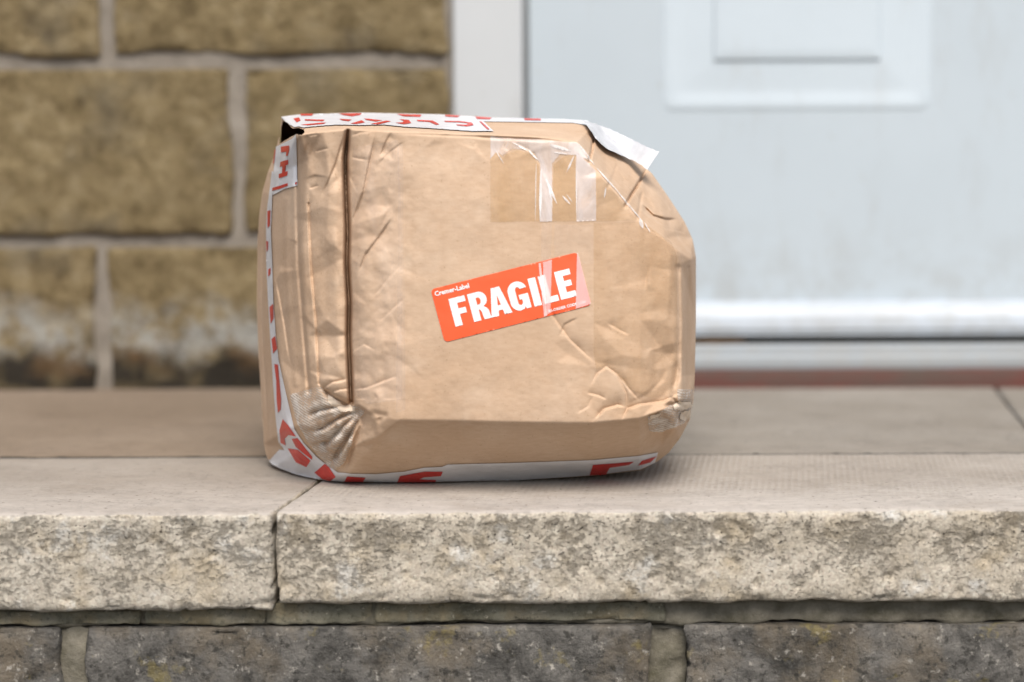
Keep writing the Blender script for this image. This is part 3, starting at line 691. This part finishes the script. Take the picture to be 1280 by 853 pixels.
# --- orange label with its lettering
TL = np.array((538.5, 362.0)); E1 = np.array((183.0, -46.5)) / 188.8; E2 = np.array((17.5, 66.0)) / 68.3
def lab(s, t): q = TL + E1 * s + E2 * t; return (q[0], q[1])
LW, LH = 188.8, 68.3
def rrect(x0, y0, x1, y1, r, k=5):
    o = []
    for cx_, cy_, a0 in ((x1 - r, y0 + r, -90), (x1 - r, y1 - r, 0), (x0 + r, y1 - r, 90), (x0 + r, y0 + r, 180)):
        o += [(cx_ + r * math.cos(R(a0 + 90 * i / (k - 1))), cy_ + r * math.sin(R(a0 + 90 * i / (k - 1)))) for i in range(k)]
    return o
label = decal('fragile_label', [lab(*p) for p in rrect(0, 0, LW, LH, 5)], MAT['label'], .45, parcel, 2.0)
label['label'] = 'orange sticker with white FRAGILE lettering'
A0, A1 = 17.2, 52.8; HT = A1 - A0; ST = 9.4
def arc(cx_, cy_, rx, ry, a0, a1, n=10): return [(cx_ + rx * math.cos(R(a0 + (a1 - a0) * i / n)), cy_ + ry * math.sin(R(a0 + (a1 - a0) * i / n))) for i in range(n + 1)]
H7 = 7.2
glyph = {
 'F': [[(18, A0), (38.5, A0), (38.5, A0 + H7), (18 + ST, A0 + H7), (18 + ST, A0 + 14.3), (36.5, A0 + 14.3), (36.5, A0 + 21.3), (18 + ST, A0 + 21.3), (18 + ST, A1), (18, A1)]],
 'R': [[(42, A0), (55, A0)] + arc(55, A0 + 10, 9.6, 10, -90, 40) + [(58.5, A0 + 19.2), (61.5, A0 + 21.5), (63.6, A0 + 25), (64.3, A1 - 3), (65.6, A1), (55.8, A1), (55, A1 - 4), (54.6, A0 + 25.5), (53, A0 + 22.2), (51.4, A0 + 22.2), (51.4, A1), (42, A1)]],
 'A': [[(72.6, A0), (83.4, A0), (91.4, A1), (81.6, A1), (80.6, A1 - 6.5), (75.2, A1 - 6.5), (74.2, A1), (64.6, A1)]],
 'G': [arc(104, A0 + 11.5, 12.2, 12.2, -12, -180, 12) + arc(104, A1 - 11.5, 12.2, 12.2, 180, 100, 8) + [(107.5, A1 - .6), (109.3, A1 - 3.6), (110, A1 - .4), (116.2, A1 - .4), (116.2, A0 + 16.5), (104.2, A0 + 16.5), (104.2, A0 + 22.6), (107.4, A0 + 22.6), (107.4, A1 - 9.5)] + arc(104.4, A1 - 9.8, 3, 3.6, 0, 180, 6) + [(101.4, A0 + 10)] + arc(104.4, A0 + 10, 3, 3.6, 180, 350, 6)],
 'I': [[(120, A0), (129.6, A0), (129.6, A1), (120, A1)]],
 'L': [[(133, A0), (142.4, A0), (142.4, A1 - 7.4), (151.6, A1 - 7.4), (151.6, A1), (133, A1)]],
 'E': [[(154, A0), (173.6, A0), (173.6, A0 + H7), (163.4, A0 + H7), (163.4, A0 + 13.8), (172, A0 + 13.8), (172, A0 + 20.8), (163.4, A0 + 20.8), (163.4, A1 - 7.4), (174.2, A1 - 7.4), (174.2, A1), (154, A1)]],
}
for k, polys in glyph.items():
    for pl in polys: decal('letter', [lab(*p) for p in pl], MAT['white'], .75, label, 2.0, True)
decal('letter_counter', [lab(*p) for p in [(51.4, A0 + 6.8), (54, A0 + 6.8)] + arc(54, A0 + 11, 2.6, 4.2, -80, 80, 6) + [(54, A0 + 15.4), (51.4, A0 + 15.4)]], MAT['label'], .95, label, 1.5)
decal('letter_counter', [lab(*p) for p in [(78, A0 + 9.5), (79.8, A1 - 13.2), (76, A1 - 13.2)]], MAT['label'], .95, label, 1.5)
def small_text(txt, s0, t0, width, height, mat, off, parent):
    cu_ = bpy.data.curves.new('lettering', 'FONT'); cu_.body = txt; cu_.size = 1.0; cu_.resolution_u = 2; cu_.offset = .03
    o = bpy.data.objects.new('tmp_text', cu_); COL.objects.link(o); bpy.context.view_layer.update()
    mm = bpy.data.meshes.new_from_object(o); bpy.data.objects.remove(o)
    co = np.array([v.co[:] for v in mm.vertices]); F = [tuple(p.vertices) for p in mm.polygons]
    x0, x1 = co[:, 0].min(), co[:, 0].max(); y1 = .72
    q = np.array([lab(s0 + (x - x0) / (x1 - x0) * width, t0 + height - y / y1 * height) for x, y, _ in co])
    p = surf(q[:, 0], q[:, 1], off)
    pydata('lettering', p, F, mat, parent, False)
small_text('Cremer-Label', 3.5, 3.6, 44, 6.0, MAT['white'], .8, label)
small_text('RE-ORDER CODE 2104', 135, 60.6, 48, 3.4, MAT['white'], .8, label)

# --- clear packing tape: adhered amber areas, lifted pale strips
ct = decal('clear_tape', [(613, 200), (618, 193), (624, 191), (628, 198), (634, 192), (646, 188), (660, 191), (668, 198), (674, 207), (675.5, 277), (613, 278)], MAT['clear'], .35, parcel, 2.0, True, .4)
decal('clear_tape', [(692, 206), (704, 196), (719, 193), (720, 277), (690, 277)], MAT['clear'], .35, parcel)
decal('clear_tape', [(745, 214), (770, 243), (797, 276), (745, 277)], MAT['clear'], .35, parcel)
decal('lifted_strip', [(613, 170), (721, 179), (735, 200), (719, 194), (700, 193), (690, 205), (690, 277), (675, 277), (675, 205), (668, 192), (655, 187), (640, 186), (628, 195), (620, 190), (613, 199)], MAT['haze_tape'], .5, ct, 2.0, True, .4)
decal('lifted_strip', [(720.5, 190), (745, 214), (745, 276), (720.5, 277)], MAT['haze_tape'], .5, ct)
def sliver(p, q, w_):
    d = np.array(q, float) - np.array(p, float); L = np.hypot(*d); n = np.array((-d[1], d[0])) / L; p = np.array(p, float)
    f = [(0, .15), (.3, .9), (.65, 1.0), (1, .1)]
    return [tuple(p + d * a + n * w_ * b / 2) for a, b in f] + [tuple(p + d * a - n * w_ * b / 2) for a, b in reversed(f)]
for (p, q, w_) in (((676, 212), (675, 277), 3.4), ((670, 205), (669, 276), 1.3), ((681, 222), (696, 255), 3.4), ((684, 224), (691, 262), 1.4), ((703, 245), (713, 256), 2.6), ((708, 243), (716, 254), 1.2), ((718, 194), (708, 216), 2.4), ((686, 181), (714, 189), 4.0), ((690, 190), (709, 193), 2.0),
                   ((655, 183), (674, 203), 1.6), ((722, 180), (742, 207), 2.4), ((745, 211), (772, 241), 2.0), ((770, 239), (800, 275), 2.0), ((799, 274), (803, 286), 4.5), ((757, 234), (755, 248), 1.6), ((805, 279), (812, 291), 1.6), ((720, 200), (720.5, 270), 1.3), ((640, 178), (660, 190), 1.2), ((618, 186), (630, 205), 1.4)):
    decal('crinkle_glint', sliver(p, q, w_), MAT['glint'], .7, ct, 1.5)  # highlights on the creased tape, painted as white slivers
tape2 = decal('clear_tape', [(742, 279), (800, 277), (838, 302), (846, 320), (846, 470), (838, 492), (812, 498), (786, 486), (760, 456), (745, 462), (742, 440)], MAT['faint'], .3, parcel)
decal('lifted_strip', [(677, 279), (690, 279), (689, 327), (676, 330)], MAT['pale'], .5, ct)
# strips lifted over the label, their white and pink glare painted as film
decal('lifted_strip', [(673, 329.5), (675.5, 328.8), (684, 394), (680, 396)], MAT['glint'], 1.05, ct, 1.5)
decal('lifted_strip', [(678.5, 328), (689.5, 325), (689, 350), (688, 391), (684, 393), (679, 350)], MAT['pink_glare'], 1.05, ct, 1.5)
decal('lifted_strip', [(721.2, 316), (722.5, 316.5), (738.5, 380), (719.5, 386)], MAT['pink_glare'], 1.05, ct, 1.5)
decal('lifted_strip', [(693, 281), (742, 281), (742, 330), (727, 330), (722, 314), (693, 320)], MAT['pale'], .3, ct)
tape3 = decal('clear_tape', [(442, 185), (498, 175), (503, 300), (503, 500), (460, 505), (441, 490), (440, 300)], MAT['pale'], .3, parcel)
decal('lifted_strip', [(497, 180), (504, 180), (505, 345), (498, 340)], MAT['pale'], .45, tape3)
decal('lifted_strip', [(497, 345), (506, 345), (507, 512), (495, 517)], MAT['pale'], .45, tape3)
# --- fibre reinforced tape on the burst lower corners
decal('filament_tape', [(363, 494), (384, 487), (402, 483), (407, 491), (412, 500), (424, 506), (440, 507), (450, 508), (458, 514), (446, 528), (440, 552), (430, 578), (420, 587), (408, 580), (396, 566), (384, 550), (372, 528)], MAT['fil'], .6, parcel, 1.6, True, .5)
decal('filament_tape', [(846, 487), (866, 487), (866, 506), (862, 520), (852, 531), (836, 536), (825, 540), (811, 538), (809, 521), (826, 514), (836, 507), (847, 501)], MAT['fil'], .6, parcel, 1.5, True, .5)
for ln in ([(838, 505), (848, 501), (862, 502), (864, 508), (852, 512), (842, 511)], [(850, 514), (862, 512), (862, 520), (855, 526), (848, 524)], [(812, 519), (826, 515), (822, 520), (813, 523)], [(411, 494), (430, 508), (446, 508), (444, 513), (426, 514), (410, 502)]):
    decal('torn_edge', ln, MAT['torn'], .9, parcel, 1.4, True, .6)

# --- red on white printed tape
def tape_part(poly, marks, off=.5, step=1.5, fr=None):
    t = decal('printed_tape', poly, MAT['tape'], off, parcel, step, True, fr)
    for mk in marks: decal('tape_print', mk, MAT['tred'], off + .3, t, 1.3)
    return t
# over the upper left corner
tape_part([(346, 184), (352, 181), (366, 174), (371, 168), (372, 200), (373, 232), (357, 236), (342, 244), (341, 230), (344, 205)],
          [[(352.5, 184), (363, 182.5), (363, 188), (361, 195), (359, 195), (359.5, 190), (352.5, 191)], [(352, 203), (361.5, 199.5), (361.5, 205), (358.5, 206.5), (358, 215), (361, 214), (360.5, 219.5), (350, 223), (350, 218), (354, 216.5), (354.5, 208), (351.5, 209)],
           [(341.8, 235.5), (361, 229), (361, 232.5), (350, 236.5), (341.8, 239)], [(344.5, 189), (346, 187), (344, 205), (342.8, 205)], [(370, 228.5), (372.5, 227.5), (372.7, 230), (370.5, 231)]], .6)
# down the left edge and round the lower corner
tape_part([(341, 214), (343.5, 216), (341.5, 245), (339.8, 290), (341.5, 330), (343, 380), (346, 420), (349.5, 450), (356, 480), (362, 506), (369, 536), (380, 553), (396, 570), (412, 583), (423, 590), (420, 600), (402, 600.5), (385, 592), (370, 579), (357, 563), (349, 552), (346, 525), (342.5, 480), (339.5, 430), (336.5, 380), (334, 330), (333.8, 285), (335, 262), (338.5, 235)],
          [[(336, 264), (339.6, 263), (339, 282), (336, 285)], [(334.5, 301), (336.5, 302), (336.8, 312), (335, 315)], [(337, 337), (340, 335), (339.5, 343), (337, 346)], [(338.5, 384), (343, 380), (343.5, 398), (340, 405)], [(341, 424), (345.5, 420), (348, 436), (343, 442)],
           [(344.5, 455), (349, 456), (353, 500), (352.5, 512), (349, 516), (347.5, 500), (347, 476)], [(355, 524), (362, 532), (371, 545), (362, 543), (357, 548), (358.5, 556), (352, 553), (351, 538)], [(366, 548), (373, 547), (391, 570), (391, 574), (382, 567), (371, 558)], [(361, 560), (374, 562), (389, 575), (384, 583), (371, 577)], [(394, 590), (407, 579), (413, 584), (420, 595), (413, 600), (404, 598)]], .7)
# underside
tape_part([(337, 576), (350, 562), (357, 563), (370, 579), (385, 592), (400, 600), (385, 597), (368, 592), (352, 586), (341, 581)], [], .5)
tape_part([(423, 590), (440, 591.5), (470, 592), (505, 589), (530, 584), (552, 583), (560, 580), (640, 578), (740, 574.5), (800, 569), (822, 565), (818, 578), (800, 586), (740, 593.5), (640, 600), (560, 602.5), (500, 604), (430, 603), (412, 600)],
          [[(434, 594.5), (457, 596), (452, 604), (430, 602)], [(500, 594), (530, 588.5), (553.5, 588.5), (551, 594), (530, 595.5), (524, 598), (545, 599), (544, 603), (496, 603.5)], [(741, 580), (770, 578), (792, 576), (786, 580), (762, 583.5), (757, 592), (737, 593)], [(802, 575), (820, 569.5), (812, 577), (797, 581)]], .6)
# along the lid
tape_part([(352, 147), (375, 144), (450, 142), (550, 144), (620, 148), (700, 149.6), (733, 151.5), (745, 158), (739, 164), (733, 157.5), (716, 154.5), (617, 153), (520, 151), (400, 150), (356, 151)],
          [[(375, 144), (392, 143.8), (390, 146), (377, 146)], [(424, 143.5), (452, 143), (450, 145.2), (440, 146.8), (430, 145.5)], [(496, 144), (527, 145), (525, 147.5), (505, 147)], [(556, 145), (575, 146), (572, 148), (557, 147)], [(594, 147), (615, 148.5), (612, 150.5), (596, 150)], [(655, 149.3), (676, 149.8), (676, 152), (656, 151.6)]], .5, 1.2)
tape_part([(354, 148), (400, 148.5), (470, 149), (540, 150.5), (603, 152), (617, 165.5), (590, 165.5), (540, 162), (505, 160), (480, 157.5), (450, 158), (420, 157.5), (400, 159), (379, 161), (374, 159.5), (368, 160.5), (362, 156), (357, 152)],
          [[(367, 150), (374, 148.8), (376, 152.5), (371, 155)], [(381, 151), (406, 151.8), (404, 153.5), (382, 152.8)], [(376, 158), (400, 155.5), (408, 155.3), (404, 157), (385, 158.6)], [(424, 150.5), (440, 151.5), (436, 153.5), (428, 152.5)], [(438, 156.5), (452, 152.5), (456, 155), (446, 157)], [(455, 150), (478, 152.5), (470, 154), (458, 152)],
           [(463, 157), (483, 152.8), (489, 153.6), (473, 157.6)], [(499, 151), (511, 152), (514, 156), (505, 157.5), (494, 155.5), (503, 155), (505, 153.5)], [(521, 152), (541, 152.8), (549, 157.5), (545, 158.2), (537, 154.5), (522, 153.6)],
           [(555, 153.2), (575, 153.3), (590, 155.5), (592, 158.5), (584, 160), (572, 159), (570, 157.6), (583, 158), (585, 156.2), (574, 155), (557, 154.6)], [(599, 153.8), (601.5, 153.8), (612, 163.8), (609, 163.8)]], .8, 1.2, .25)
# stiff white tape end standing off the crushed upper right corner
def flap():
    top = [(728, 150.5), (742, 154), (760, 160.5), (785, 172), (808, 183.5), (824, 190)]; low = [(736, 160), (745, 174), (758, 186), (776, 194), (796, 203), (809, 212)]
    A = resample(top, 26); Bq = resample(low, 26); V, F = [], []
    nrow = 8
    for side in (0, 1):
        for j in range(nrow):
            f = j / (nrow - 1)
            for i in range(26):
                q = A[i] * (1 - f) + Bq[i] * f + (0, (.9 * math.sin(i * 1.9) + .7 * math.sin(i * 4.3 + 1)) * (f > .95) + .5 * math.sin(i * 2.7) * (f < .05))
                Yq = (.176 - .040 * (i / 25) - .005 * f + .0025 * math.sin(i * .5) + side * (.0028 + .004 * i / 25))
                lim = float(depth(np.array([q[0] - 3]), np.array([q[1] + 5]))[0]) / 1000 - .0035      # lies on the board, never inside it
                V.append(P(q[0], q[1], min(Yq, lim + side * .0028)))
    n = 26; off = nrow * n
    for j in range(nrow - 1):
        for i in range(n - 1):
            a = j * n + i; F.append((a, a + n, a + n + 1, a + 1)); F.append((off + a, off + a + 1, off + a + n + 1, off + a + n))
    ring = [i for i in range(n)] + [j * n + n - 1 for j in range(1, nrow)] + [(nrow - 1) * n + i for i in range(n - 2, -1, -1)] + [j * n for j in range(nrow - 2, 0, -1)]
    for a, b in zip(ring, ring[1:] + ring[:1]): F.append((a, b, off + b, off + a))
    o = pydata('tape_flap', V, F, MAT['flap'], parcel); o['label'] = 'stiff white tape end standing off the crushed corner'
    me = o.data; me.set_sharp_from_angle(angle=R(50))
flap()
